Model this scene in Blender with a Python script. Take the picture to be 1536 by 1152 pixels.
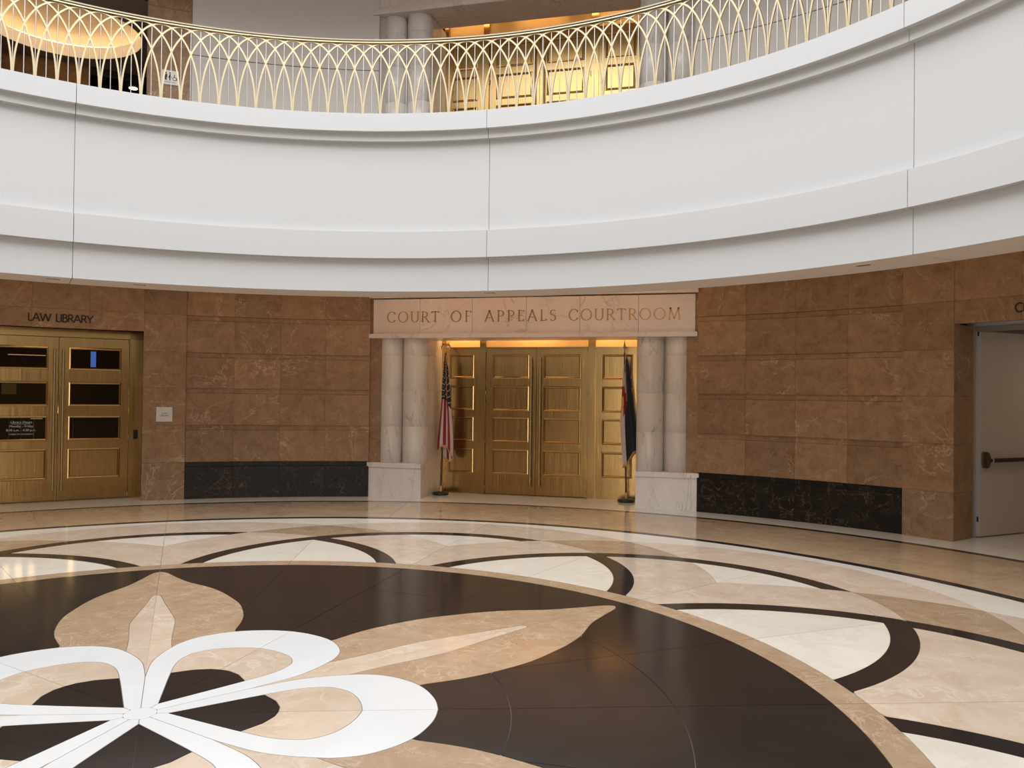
import bpy, math, random
from mathutils import Matrix, Vector
random.seed(7)
pi = math.pi; rad = math.radians
C = bpy.context.scene.collection
sc = bpy.context.scene
for o in list(bpy.data.objects): bpy.data.objects.remove(o)

# ------------------------------------------------------------------ camera
A0 = rad(14.25); PITCH = rad(0.7174); ROLL = rad(0.6633)
right0 = Vector((math.cos(A0), math.sin(A0), 0)); fwdh = Vector((-math.sin(A0), math.cos(A0), 0)); zz = Vector((0, 0, 1))
fwd = math.cos(PITCH)*fwdh + math.sin(PITCH)*zz; up1 = -math.sin(PITCH)*fwdh + math.cos(PITCH)*zz
cx = math.cos(ROLL)*right0 + math.sin(ROLL)*up1; cy = -math.sin(ROLL)*right0 + math.cos(ROLL)*up1; cz = -fwd
cd = bpy.data.cameras.new('camera'); cam = bpy.data.objects.new('camera', cd); C.objects.link(cam)
cd.sensor_width = 36; cd.lens = 1229.15/1536*36; cd.clip_end = 200
m = Matrix.Identity(4)
for i in range(3): m[i][0] = cx[i]; m[i][1] = cy[i]; m[i][2] = cz[i]
m[0][3], m[1][3], m[2][3] = 2.7672, -3.4997, 1.6
cam.matrix_world = m; sc.camera = cam

# ------------------------------------------------------------------ light
w = bpy.data.worlds.new('world'); sc.world = w; w.use_nodes = True
w.node_tree.nodes['Background'].inputs[0].default_value = (0.75, 0.85, 1, 1)
w.node_tree.nodes['Background'].inputs[1].default_value = 0.6
def area(name, loc, size, power, color, rot=(0, 0, 0), shape='RECTANGLE', sy=None, spread=180):
    l = bpy.data.lights.new(name, 'AREA'); l.shape = shape; l.size = size
    if sy: l.size_y = sy
    l.energy = power; l.color = color; l.spread = rad(spread)
    o = bpy.data.objects.new(name, l); C.objects.link(o); o.location = loc; o.rotation_euler = rot
    return o
area('skylight', (0, 0, 11.6), 11.6, 1750, (0.97, 0.98, 1.0), shape='DISK')
aw = rad(166)
o = area('window_daylight', (8.72*math.sin(aw), 8.72*math.cos(aw), 1.55), 4.2, 400, (0.95, 0.97, 1.0), sy=2.3); o.rotation_euler = (rad(90), 0, -aw+pi)  # frontal fill light, added behind the camera
for az in (-62, -45.6, -30, -22, 22, 30, 45.6, 62):       # warm cove lamps behind the balcony lip
    a = rad(az); o = area('cove_lamp', (7.0*math.sin(a), 7.0*math.cos(a), 3.24), 1.0, 2.0, (1, 0.66, 0.38), sy=0.08)
    o.rotation_euler = (rad(35), 0, -a)
for x in (-1.6, -0.55, 0.55, 1.6):                        # header wash lamps
    o = area('cove_lamp', (x, 7.35, 3.24), 0.9, 1.6, (1, 0.55, 0.28), sy=0.08); o.rotation_euler = (rad(60), 0, 0)
for dz, pw in ((0, 3.6), (5, 1.3)):
    for x in (-1.25, -0.05, 1.15):                        # door cove lamps above the courtroom doors
        area('door_cove_lamp', (x, 8.93, 2.63+dz), 0.85, pw, (1, 0.62, 0.28), (rad(50), 0, 0), sy=0.05)
vs = sc.view_settings
vs.view_transform = 'Standard'; vs.look = 'None'; vs.gamma = 1; vs.use_curve_mapping = False; vs.exposure = 0.0

# ------------------------------------------------------------------ materials
def mat(name, base=(0.5, 0.5, 0.5), rough=0.5, metal=0.0, emit=None, estr=0, spec=0.5):
    M = bpy.data.materials.new(name); M.use_nodes = True
    b = M.node_tree.nodes['Principled BSDF']
    b.inputs['Base Color'].default_value = (*base, 1); b.inputs['Roughness'].default_value = rough
    b.inputs['Metallic'].default_value = metal; b.inputs['Specular IOR Level'].default_value = spec
    if emit: b.inputs['Emission Color'].default_value = (*emit, 1); b.inputs['Emission Strength'].default_value = estr
    return M
def nodes(M):
    nt = M.node_tree; N = nt.nodes; L = nt.links
    tc = N.new('ShaderNodeTexCoord'); oi = N.new('ShaderNodeObjectInfo')
    mul = N.new('ShaderNodeVectorMath'); mul.operation = 'SCALE'; mul.inputs[0].default_value = (31, 57, 43)
    L.new(oi.outputs['Random'], mul.inputs['Scale'])
    add = N.new('ShaderNodeVectorMath'); add.operation = 'ADD'
    L.new(tc.outputs['Object'], add.inputs[0]); L.new(mul.outputs[0], add.inputs[1])
    return nt, N, L, add.outputs[0], oi.outputs['Random'], N['Principled BSDF']
def stone(name, c1, c2, vein, scale=3.0, vscale=2.0, vw=0.03, vamt=0.6, rough=0.12, var=0.15, stretch=(1, 1, 1), rot=(0, 0, 0), spec=0.5, vdist=1.6, nrough=0.65):
    M = mat(name, c1, rough, spec=spec); nt, N, L, co, rnd, b = nodes(M)
    mp = N.new('ShaderNodeMapping'); mp.inputs['Scale'].default_value = stretch; mp.inputs['Rotation'].default_value = rot
    L.new(co, mp.inputs[0]); co = mp.outputs[0]
    n1 = N.new('ShaderNodeTexNoise'); n1.inputs['Scale'].default_value = scale; n1.inputs['Detail'].default_value = 8; n1.inputs['Roughness'].default_value = nrough
    n1.inputs['Distortion'].default_value = 0.6
    L.new(co, n1.inputs['Vector'])
    mr = N.new('ShaderNodeMapRange'); mr.inputs[1].default_value = 0.3; mr.inputs[2].default_value = 0.7; L.new(n1.outputs[0], mr.inputs[0])
    mx = N.new('ShaderNodeMix'); mx.data_type = 'RGBA'; mx.inputs[6].default_value = (*c1, 1); mx.inputs[7].default_value = (*c2, 1)
    L.new(mr.outputs[0], mx.inputs[0])
    n2 = N.new('ShaderNodeTexNoise'); n2.inputs['Scale'].default_value = vscale; n2.inputs['Detail'].default_value = 7; n2.inputs['Distortion'].default_value = vdist
    n2.inputs['Roughness'].default_value = 0.6
    L.new(co, n2.inputs['Vector'])
    s = N.new('ShaderNodeMath'); s.operation = 'SUBTRACT'; s.inputs[1].default_value = 0.5; L.new(n2.outputs[0], s.inputs[0])
    ab = N.new('ShaderNodeMath'); ab.operation = 'ABSOLUTE'; L.new(s.outputs[0], ab.inputs[0])
    m2 = N.new('ShaderNodeMapRange'); m2.inputs[1].default_value = 0; m2.inputs[2].default_value = vw; m2.inputs[3].default_value = vamt; m2.inputs[4].default_value = 0
    L.new(ab.outputs[0], m2.inputs[0])
    n3 = N.new('ShaderNodeTexNoise'); n3.inputs['Scale'].default_value = vscale*0.8; n3.inputs['Detail'].default_value = 2; L.new(co, n3.inputs['Vector'])
    m3 = N.new('ShaderNodeMapRange'); m3.inputs[1].default_value = 0.4; m3.inputs[2].default_value = 0.62; L.new(n3.outputs[0], m3.inputs[0])
    mm = N.new('ShaderNodeMath'); mm.operation = 'MULTIPLY'; L.new(m2.outputs[0], mm.inputs[0]); L.new(m3.outputs[0], mm.inputs[1])
    mv = N.new('ShaderNodeMix'); mv.data_type = 'RGBA'; mv.inputs[7].default_value = (*vein, 1)
    L.new(mx.outputs[2], mv.inputs[6]); L.new(mm.outputs[0], mv.inputs[0])
    hs = N.new('ShaderNodeHueSaturation')
    mr4 = N.new('ShaderNodeMapRange'); mr4.inputs[3].default_value = 1-var; mr4.inputs[4].default_value = 1+var
    L.new(rnd, mr4.inputs[0]); L.new(mr4.outputs[0], hs.inputs['Value']); L.new(mv.outputs[2], hs.inputs['Color'])
    L.new(hs.outputs[0], b.inputs['Base Color'])
    return M
def brass(name, base, rough=0.32, streak=(60, 60, 1.5), amt=0.25):
    M = mat(name, base, rough, 1.0); nt, N, L, co, rnd, b = nodes(M)
    mp = N.new('ShaderNodeMapping'); mp.inputs['Scale'].default_value = streak; L.new(co, mp.inputs[0])
    n = N.new('ShaderNodeTexNoise'); n.inputs['Scale'].default_value = 1.5; n.inputs['Detail'].default_value = 5; L.new(mp.outputs[0], n.inputs['Vector'])
    mr = N.new('ShaderNodeMapRange'); mr.inputs[3].default_value = rough-0.08; mr.inputs[4].default_value = rough+0.12; L.new(n.outputs[0], mr.inputs[0])
    L.new(mr.outputs[0], b.inputs['Roughness'])
    hs = N.new('ShaderNodeHueSaturation'); hs.inputs['Color'].default_value = (*base, 1)
    m2 = N.new('ShaderNodeMapRange'); m2.inputs[3].default_value = 1-amt; m2.inputs[4].default_value = 1+amt; L.new(n.outputs[0], m2.inputs[0])
    L.new(m2.outputs[0], hs.inputs['Value']); L.new(hs.outputs[0], b.inputs['Base Color'])
    return M
MT = {}
MT['brown'] = stone('brown_marble', (0.215, 0.118, 0.060), (0.40, 0.250, 0.142), (0.66, 0.50, 0.36), 6.5, 1.3, 0.008, 0.6, 0.5, 0.15, vdist=0.6, spec=0.22, nrough=0.78)
MT['black'] = stone('black_veined_marble', (0.010, 0.008, 0.006), (0.022, 0.017, 0.013), (0.38, 0.24, 0.14), 5, 4.2, 0.008, 0.7, 0.4, 0.1, spec=0.18)
MT['white'] = stone('white_veined_marble', (0.66, 0.60, 0.54), (0.76, 0.71, 0.65), (0.30, 0.26, 0.23), 1.6, 1.9, 0.022, 0.55, 0.25, 0.015, stretch=(2.2, 2.2, 0.45), rot=(0, rad(38), 0), vdist=0.4)
MT['header'] = stone('header_marble', (0.68, 0.56, 0.49), (0.75, 0.66, 0.59), (0.30, 0.21, 0.17), 1.6, 1.1, 0.014, 0.5, 0.28, 0.03)
MT['f_black'] = stone('floor_black_granite', (0.017, 0.014, 0.013), (0.024, 0.020, 0.018), (0.03, 0.03, 0.03), 6, 6, 0.01, 0.2, 0.13, 0.05, spec=0.35)
MT['f_white'] = stone('floor_white_marble', (0.66, 0.66, 0.65), (0.71, 0.71, 0.70), (0.58, 0.59, 0.61), 2, 1.2, 0.03, 0.25, 0.12, 0.015)
MT['f_cream'] = stone('floor_cream_marble', (0.68, 0.61, 0.51), (0.76, 0.70, 0.60), (0.58, 0.50, 0.41), 2.5, 2.2, 0.05, 0.4, 0.11, 0.04)
MT['f_light'] = stone('floor_light_beige_marble', (0.52, 0.40, 0.29), (0.62, 0.50, 0.39), (0.74, 0.63, 0.52), 4.0, 3.2, 0.035, 0.6, 0.11, 0.06)
MT['f_tan'] = stone('floor_tan_marble', (0.34, 0.225, 0.135), (0.45, 0.32, 0.21), (0.63, 0.50, 0.37), 6, 5, 0.03, 0.55, 0.11, 0.06)
MT['f_brown'] = stone('floor_brown_marble', (0.38, 0.25, 0.145), (0.50, 0.355, 0.225), (0.62, 0.49, 0.35), 3, 2.6, 0.03, 0.5, 0.09, 0.06)
MT['carpet'] = mat('brown_carpet', (0.12, 0.085, 0.06), 0.9)
MT['grout'] = mat('grout', (0.17, 0.145, 0.12), 0.7)
MT['plaster'] = mat('white_plaster', (0.565, 0.562, 0.555), 0.6)
MT['taupe'] = mat('taupe_plaster', (0.47, 0.41, 0.36), 0.7)
MT['ceil'] = mat('soffit_plaster', (0.80, 0.73, 0.67), 0.7)
MT['wallpanel'] = mat('grey_wall_panel', (0.64, 0.585, 0.52), 0.55)
MT['brass'] = brass('brushed_brass', (0.46, 0.295, 0.115), 0.21)
MT['brass_lt'] = brass('pale_brass', (0.50, 0.41, 0.26), 0.38, amt=0.05)
MT['transom'] = mat('satin_gold_transom', (0.74, 0.50, 0.21), 0.55, 0.15)
MT['steel'] = mat('satin_steel', (0.72, 0.68, 0.64), 0.35, 1.0)
MT['bronze'] = mat('rail_bronze', (0.30, 0.25, 0.18), 0.35, 1.0)
MT['gilt'] = mat('gilded_letter', (0.48, 0.26, 0.11), 0.33, 0.75)
MT['darkletter'] = mat('dark_bronze_letter', (0.03, 0.017, 0.010), 0.4, 0.3)
def glassmat(name, tint):
    M = bpy.data.materials.new(name); M.use_nodes = True; N = M.node_tree.nodes; L = M.node_tree.links
    N.remove(N['Principled BSDF']); t = N.new('ShaderNodeBsdfTransparent'); t.inputs[0].default_value = (*tint, 1)
    g = N.new('ShaderNodeBsdfGlossy'); g.inputs['Roughness'].default_value = 0.03; fr = N.new('ShaderNodeFresnel'); fr.inputs[0].default_value = 1.5
    mx_ = N.new('ShaderNodeMixShader'); L.new(fr.outputs[0], mx_.inputs[0]); L.new(t.outputs[0], mx_.inputs[1]); L.new(g.outputs[0], mx_.inputs[2])
    L.new(mx_.outputs[0], N['Material Output'].inputs[0]); return M
MT['glass'] = glassmat('door_glass', (0.75, 0.72, 0.68))
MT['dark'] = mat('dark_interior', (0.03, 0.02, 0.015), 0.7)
MT['rubber'] = mat('black_rubber', (0.012, 0.011, 0.010), 0.6)
MT['doorpaint'] = mat('beige_painted_door', (0.52, 0.45, 0.37), 0.5)
MT['frame'] = mat('grey_door_frame', (0.28, 0.25, 0.22), 0.5)
MT['frame_lt'] = mat('light_door_edge', (0.55, 0.52, 0.50), 0.4)
MT['plaque'] = mat('plaque_silver', (0.62, 0.58, 0.53), 0.45, 0.2)
MT['ink'] = mat('dark_ink', (0.02, 0.02, 0.02), 0.6)
MT['vinyl'] = mat('white_vinyl', (0.75, 0.75, 0.75), 0.6)
MT['screen'] = mat('lit_screen', (0.05, 0.1, 0.3), 0.3, emit=(0.10, 0.24, 0.9), estr=0.9)
MT['warmglow'] = mat('warm_lamp', (1, 0.8, 0.5), 0.5, emit=(1, 0.66, 0.30), estr=9)
MT['lamp'] = mat('downlight_lens', (1, 0.95, 0.8), 0.5, emit=(1, 0.85, 0.55), estr=4)
MT['shade'] = mat('lit_lamp_shade', (1, 0.8, 0.5), 0.5, emit=(1, 0.70, 0.28), estr=22)
MT['rim'] = mat('backlit_recess_band', (0.78, 0.68, 0.55), 0.6, emit=(1, 0.70, 0.40), estr=0.42)  # weak emission puts the light falling on the rim into its material
MT['dimstrip'] = mat('dim_warm_strip', (0.5, 0.3, 0.1), 0.5, emit=(1, 0.60, 0.25), estr=0.6)
MT['wood'] = mat('dark_pole_wood', (0.035, 0.012, 0.007), 0.3)
MT['base'] = mat('dark_flag_base', (0.022, 0.016, 0.012), 0.35)
MT['gold'] = mat('gold_metal', (0.80, 0.58, 0.25), 0.28, 1.0)
MT['fl_blue'] = mat('flag_navy', (0.012, 0.014, 0.032), 0.75)
MT['fl_red'] = mat('flag_red', (0.30, 0.018, 0.02), 0.75)
MT['fl_white'] = mat('flag_white', (0.60, 0.53, 0.52), 0.75)
MT['fl_blue2'] = mat('state_flag_navy', (0.016, 0.019, 0.030), 0.75)
MT['fl_gold'] = mat('flag_gold', (0.60, 0.36, 0.10), 0.7)

# ------------------------------------------------------------------ mesh helpers
class MB:
    def __init__(s): s.v = []; s.f = []; s.mi = []; s.sm = []
    def add(s, v, f, mi=0, smooth=False):
        o = len(s.v); s.v += [tuple(p) for p in v]; s.f += [tuple(i+o for i in q) for q in f]; s.mi += [mi]*len(f); s.sm += [smooth]*len(f); return s
    def box(s, x0, x1, y0, y1, z0, z1, mi=0, T=None):
        v = [(x, y, z) for z in (z0, z1) for y in (y0, y1) for x in (x0, x1)]
        if T: v = [tuple(T @ Vector(p)) for p in v]
        return s.add(v, [(0, 2, 3, 1), (4, 5, 7, 6), (0, 1, 5, 4), (2, 6, 7, 3), (0, 4, 6, 2), (1, 3, 7, 5)], mi)
    def lathe(s, prof, cx=0, cy=0, n=24, z=0, mi=0, caps=True, smooth=True):
        v = []; f = []
        for r, h in prof:
            for i in range(n): a = 2*pi*i/n; v.append((cx+r*math.cos(a), cy+r*math.sin(a), z+h))
        for k in range(len(prof)-1):
            for i in range(n): j = (i+1) % n; f.append((k*n+i, k*n+j, (k+1)*n+j, (k+1)*n+i))
        s.add(v, f, mi, smooth)
        if caps:
            o = len(s.v); s.add(v[:n], [tuple(reversed(range(n)))], mi); s.add(v[-n:], [tuple(range(n))], mi)
        return s
    def tube(s, pts, r, n=8, mi=0, smooth=True):
        pts = [Vector(p) for p in pts]; v = []; f = []
        for i, p in enumerate(pts):
            d = (pts[min(i+1, len(pts)-1)]-pts[max(i-1, 0)]).normalized()
            a = d.orthogonal().normalized() if abs(d.z) > 0.9 else d.cross(Vector((0, 0, 1))).normalized()
            b = d.cross(a)
            rr = r[i] if isinstance(r, (list, tuple)) else r
            for k in range(n): t = 2*pi*k/n; v.append(p+rr*(math.cos(t)*a+math.sin(t)*b))
        for i in range(len(pts)-1):
            for k in range(n): j = (k+1) % n; f.append((i*n+k, i*n+j, (i+1)*n+j, (i+1)*n+k))
        s.add(v, f, mi, smooth); s.add(v[:n], [tuple(reversed(range(n)))], mi); s.add(v[-n:], [tuple(range(n))], mi); return s
    def poly(s, pts, z0, z1, mi=0):            # 2-D outline (ccw) extruded
        n = len(pts); v = [(x, y, z1) for x, y in pts]+[(x, y, z0) for x, y in pts]
        return s.add(v, [tuple(range(n))]+[(i, i+n, (i+1) % n+n, (i+1) % n) for i in range(n)], mi)
    def strip(s, lo, hi, z0, z1, mi=0):        # two 2-D polylines -> slab
        n = len(lo); v = [(x, y, z1) for x, y in lo]+[(x, y, z1) for x, y in hi]
        f = [(i, i+1, n+i+1, n+i) for i in range(n-1)]
        s.add(v, [tuple(reversed(q)) for q in f], mi)
        loop = list(lo)+list(reversed(hi)); k = len(loop)
        vv = [(x, y, z1) for x, y in loop]+[(x, y, z0) for x, y in loop]
        return s.add(vv, [(i, (i+1) % k, (i+1) % k+k, i+k) for i in range(k)], mi)
    def sweep(s, prof, a0, a1, n=8, mi=0, closed=True, smooth=False):   # (R,z) profile swept over azimuth, degrees
        v = []; f = []; m_ = len(prof)
        for i in range(n+1):
            a = rad(a0+(a1-a0)*i/n); v += [(R*math.sin(a), R*math.cos(a), z) for R, z in prof]
        for i in range(n):
            for k in range(m_ if closed else m_-1): j = (k+1) % m_; f.append((i*m_+k, (i+1)*m_+k, (i+1)*m_+j, i*m_+j))
        if closed: f += [tuple(range(m_)), tuple(n*m_+k for k in reversed(range(m_)))]
        return s.add(v, f, mi, smooth)
    def mesh(s, name, mats):
        me = bpy.data.meshes.new(name); me.from_pydata(s.v, [], s.f); me.update()
        for M_ in (mats if isinstance(mats, (list, tuple)) else [mats]): me.materials.append(MT[M_] if isinstance(M_, str) else M_)
        me.polygons.foreach_set('material_index', s.mi); me.polygons.foreach_set('use_smooth', s.sm)
        return me
    def build(s, name, mats, parent=None, loc=None, rz=0): return link(name, s.mesh(name, mats), parent, loc, rz)
def link(name, me, parent=None, loc=None, rz=0):
    o = bpy.data.objects.new(name, me); C.objects.link(o)
    if parent: o.parent = parent
    if loc: o.location = loc
    o.rotation_euler[2] = rz
    return o
def tag(o, label=None, cat=None, group=None, kind=None):
    for k, v in (('label', label), ('category', cat), ('group', group), ('kind', kind)):
        if v: o[k] = v
    return o
def empty(name, loc=(0, 0, 0), rz=0, parent=None): return link(name, None, parent, loc, rz)
def pol2(R, az): a = rad(az); return (R*math.sin(a), R*math.cos(a))
def smooth_curve(P, n=6):
    out = []
    for i in range(len(P)-1):
        p0 = P[max(i-1, 0)]; p1 = P[i]; p2 = P[i+1]; p3 = P[min(i+2, len(P)-1)]
        for k in range(n):
            t = k/n
            out.append(tuple(0.5*(2*p1[j]+(p2[j]-p0[j])*t+(2*p0[j]-5*p1[j]+4*p2[j]-p3[j])*t*t+(3*p1[j]-p0[j]-3*p2[j]+p3[j])*t**3) for j in (0, 1)))
    out.append(P[-1]); return out

# ================================================================== FLOOR
floor = MB().lathe([(12.5, -0.30), (12.5, -0.006)], n=128, smooth=False).build('floor', 'grout')
tag(floor, 'polished stone floor inlaid with a five petalled flower medallion', 'floor', kind='structure')
G = 0.0018; ZT = 0.0; ZB = -0.006
def azstrip(name, lo, hi, s0, s1, matn, n=24, ga=True):
    """piece between R=lo(az) and R=hi(az), azimuth s0..s1 degrees; returns mesh or None"""
    L_ = []; H_ = []
    for i in range(n+1):
        s = s0+(s1-s0)*i/n
        l = lo(s)+G; h = hi(s)-G
        if h < l: h = l = (h+l)/2
        e = 0.0
        if ga and i == 0: e = G
        if ga and i == n: e = -G
        def P(R):
            x, y = pol2(R, s); a = rad(s); return (x+e*math.cos(a), y-e*math.sin(a))
        L_.append(P(l)); H_.append(P(h))
    return MB().strip(L_, H_, ZB, ZT).mesh(name, matn)
def rrange(cond, a, b, n=720):
    """sub-range of [a,b] where cond>0 (assumed one interval)"""
    ok = [a+(b-a)*i/n for i in range(n+1) if cond(a+(b-a)*i/n) > 1e-4]
    return (ok[0], ok[-1]) if len(ok) > 2 else None
RC = 3.43; RA, RB_, RCC = 2.775, 2.072, 1.895; RING0, RING1, LIN = 3.527, 3.712, 6.36
def circ(rho, s): 
    q = rho*rho-(RC*math.sin(rad(s)))**2
    return RC*math.cos(rad(s))+math.sqrt(q) if q > 0 else 0.0
a0 = lambda s: circ(RA, s); b0 = lambda s: circ(RB_, s); c0 = lambda s: circ(RCC, s)
a1 = lambda s: circ(RA, 36-s); b1 = lambda s: circ(RB_, 36-s); c1 = lambda s: circ(RCC, 36-s)
ring1 = lambda s: RING1
P_ = []
def piece(name, m_, lo, hi, s0, s1):
    r = rrange(lambda s: hi(s)-lo(s)-0.004, s0, s1)
    if r: P_.append((name, azstrip(name, lo, hi, r[0], r[1], m_, ga=(r[0] == s0 or r[1] == s1))))
mx = max; mn = min
piece('border_stone', 'f_cream', lambda s: mx(a0(s), a1(s)), lambda s: LIN, 0, 36)
piece('arc_stone', 'f_light', lambda s: mx(b0(s), a1(s)), a0, 0, 18)
piece('arc_stone', 'f_light', lambda s: mx(b1(s), a0(s)), a1, 18, 36)
piece('kite_stone', 'f_tan', lambda s: mx(b0(s), b1(s)), lambda s: mn(a0(s), a1(s)), 0, 36)
piece('band_stone', 'f_black', lambda s: mx(c0(s), a1(s)), b0, 0, 20)
piece('band_stone', 'f_light', lambda s: mx(c0(s), b1(s)), lambda s: mn(a1(s), b0(s)), 0, 36)
piece('band_stone', 'f_black', lambda s: mx(c0(s), RING1), lambda s: mn(b0(s), b1(s)), 0, 36)
piece('band_stone', 'f_black', lambda s: mx(c1(s), b0(s)), b1, 0, 36)
piece('band_stone', 'f_black', lambda s: mx(c1(s), RING1), lambda s: mn(c0(s), b1(s)), 0, 36)
piece('apex_stone', 'f_cream', a0, c1, 18, 36)
piece('apex_stone', 'f_cream', a1, c0, 0, 18)
piece('spandrel_stone', 'f_light', lambda s: mx(b0(s), RING1), lambda s: mn(c1(s), a0(s)), 18, 36)
piece('spandrel_stone', 'f_light', lambda s: mx(b1(s), RING1), lambda s: mn(c0(s), a1(s)), 0, 18)
piece('lens_stone', 'f_cream', ring1, lambda s: mn(c0(s), c1(s)), 0, 18)
piece('lens_stone', 'f_cream', ring1, lambda s: mn(c0(s), c1(s)), 18, 36)
for s in (0, 18):
    P_.append(('ring_stone', azstrip('ring_stone', lambda s: RING0, ring1, s, s+18, 'f_tan', 10)))
for s in (0, 12, 24):
    P_.append(('line_stone', azstrip('line_stone', lambda s: LIN, lambda s: 6.482, s, s+12, 'f_black', 10, False)))
    P_.append(('line_stone', azstrip('line_stone', lambda s: 7.955, lambda s: 8.07, s, s+12, 'f_black', 10, False)))
    P_.append(('outer_stone', azstrip('outer_stone', lambda s: 6.482, lambda s: 7.955, s, s+12, 'f_brown', 12)))
    P_.append(('margin_stone', azstrip('margin_stone', lambda s: 8.07, lambda s: 9.6, s, s+12, 'f_cream', 10)))
# medallion (leaf axis at az 36, petal axis at az 0 of every 72-degree sector)
petal = [(0.065, 0.047), (0.30, 0.218), (0.45, 0.327), (0.66, 0.452), (0.81, 0.505), (0.95, 0.530), (1.045, 0.535), (1.165, 0.507), (1.29, 0.423), (1.385, 0.306), (1.45, 0.14), (1.469, 0.0)]
pet = smooth_curve(petal[2:], 6)
inner = [(0.136, 0.0), (0.43, 0.170), (0.55, 0.237), (0.66, 0.295), (0.74, 0.325), (0.825, 0.338), (0.90, 0.328), (0.985, 0.268), (1.04, 0.18), (1.072, 0.09), (1.089, 0.0)]
inn = smooth_curve(inner, 5)
tear = [(0.55, 0.235), (0.63, 0.145), (0.668, 0.06), (0.674, 0.0)]
leaf = smooth_curve([(1.31, 0.51), (1.55, 0.575), (1.78, 0.598), (2.05, 0.588), (2.3, 0.53), (2.48, 0.475), (2.68, 0.385), (2.925, 0.232), (3.17, 0.128), (3.34, 0.065), (3.40, 0.018), (3.405, 0.0)], 5)
spear = smooth_curve([(1.08, 0.13), (1.3, 0.128), (1.53, 0.138), (1.72, 0.143), (1.85, 0.128), (2.3, 0.058), (2.45, 0.038), (2.51, 0.022), (2.52, 0.0)], 4)
def shrink(P, g=G):
    n = len(P); out = []
    A = sum(P[i][0]*P[(i+1) % n][1]-P[(i+1) % n][0]*P[i][1] for i in range(n))
    sg = 1 if A > 0 else -1
    for i in range(n):
        p, q, r = P[i-1], P[i], P[(i+1) % n]
        d1 = Vector((q[0]-p[0], q[1]-p[1])); d2 = Vector((r[0]-q[0], r[1]-q[1]))
        if d1.length < 1e-7 or d2.length < 1e-7: out.append(q); continue
        d1.normalize(); d2.normalize()
        nn = Vector((-d1.y-d2.y, d1.x+d2.x))*sg
        if nn.length < 0.3: out.append(q); continue
        nn.normalize(); out.append((q[0]+nn.x*g, q[1]+nn.y*g))
    return out if sg > 0 else list(reversed(out))
def axpoly(pts, axis, side):        # (along, lateral) in an axis frame -> xy ; side = +1 towards larger azimuth
    a = rad(axis); return [(u*math.sin(a)+side*v*math.cos(a), u*math.cos(a)-side*v*math.sin(a)) for u, v in pts]
M5 = []
def med(name, m_, pts): M5.append((name, MB().poly(shrink(pts), ZB, ZT).mesh(name, m_)))
pol_pet = [(math.hypot(*p), math.degrees(math.atan2(p[1], p[0]))) for p in pet]     # petal polar
pet_as_leaf = [(R*math.cos(rad(36-t)), R*math.sin(rad(36-t))) for R, t in pol_pet]  # same curve seen from the leaf axis
iS = min(range(len(pet_as_leaf)), key=lambda i: abs(pet_as_leaf[i][0]-1.08)+abs(pet_as_leaf[i][1]-0.13))
iL = min(range(len(pet_as_leaf)), key=lambda i: abs(pet_as_leaf[i][1]-0.51))
spear[0] = pet_as_leaf[iS]; leaf[0] = pet_as_leaf[iL]
for sd in (1, -1):
    half = [petal[0], petal[1]]+pet+list(reversed(inn))+[(0.08, 0.0)]
    med('petal_stone', 'f_white', axpoly(half, 0, sd))
    ti = [p for p in inn if p[0] <= 0.545]
    med('petal_heart_stone', 'f_black', axpoly([(0.136, 0)]+ti[1:]+tear, 0, sd))
    to = [p for p in inn if p[0] > 0.545]
    med('petal_infill_stone', 'f_light', axpoly([(0.674, 0)]+list(reversed(tear))[1:]+to, 0, sd))
    med('spear_stone', 'f_light', axpoly([(0.556, 0.0)]+pet_as_leaf[1:iS]+spear, 36, sd))
    med('leaf_stone', 'f_tan', axpoly(spear[:1]+pet_as_leaf[iS+1:iL]+leaf+list(reversed(spear))[:-1], 36, sd))
# dark ground between: by azimuth
lo_pts = sorted([(math.degrees(math.atan2(v, u)), math.hypot(u, v)) for u, v in leaf]+[(math.degrees(math.atan2(v, u)), math.hypot(u, v)) for u, v in pet_as_leaf[iL+1:]])
def lo_leaf(t):
    t = abs(t)
    for (x0_, y0_), (x1_, y1_) in zip(lo_pts, lo_pts[1:]):
        if x0_ <= t <= x1_: return y0_+(y1_-y0_)*(t-x0_)/max(x1_-x0_, 1e-9)
    return lo_pts[0][1] if t < lo_pts[0][0] else lo_pts[-1][1]
for (sa, sb) in ((0, 18), (18, 36), (36, 54), (54, 72)):
    f_lo = lambda s: lo_leaf(s-36)
    for r0, r1 in ((1.2, 1.836), (1.836, 2.682), (2.682, RING0)):
        lo = lambda s: mx(f_lo(s), r0)
        rg = rrange(lambda s: r1-lo(s)-0.003, sa, sb)
        if rg: M5.append(('ground_stone', azstrip('ground_stone', lo, lambda s: r1, rg[0], rg[1], 'f_black', 24)))
med('hub_stone', 'f_white', [(0.079*math.cos(i*pi/16), 0.079*math.sin(i*pi/16)) for i in range(32)])
hub = M5.pop()
link(hub[0], hub[1], floor)
for k in range(10):
    for nme, me in P_: link(nme, me, floor, rz=-rad(36*k))
for k in range(5):
    for nme, me in M5: link(nme, me, floor, rz=-rad(72*k))
me = azstrip('passage_stone', lambda s: 9.6, lambda s: 12.2, 36, 48, 'f_cream'); link('passage_stone', me, floor); link('passage_stone', me, floor, rz=-rad(12))

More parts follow.
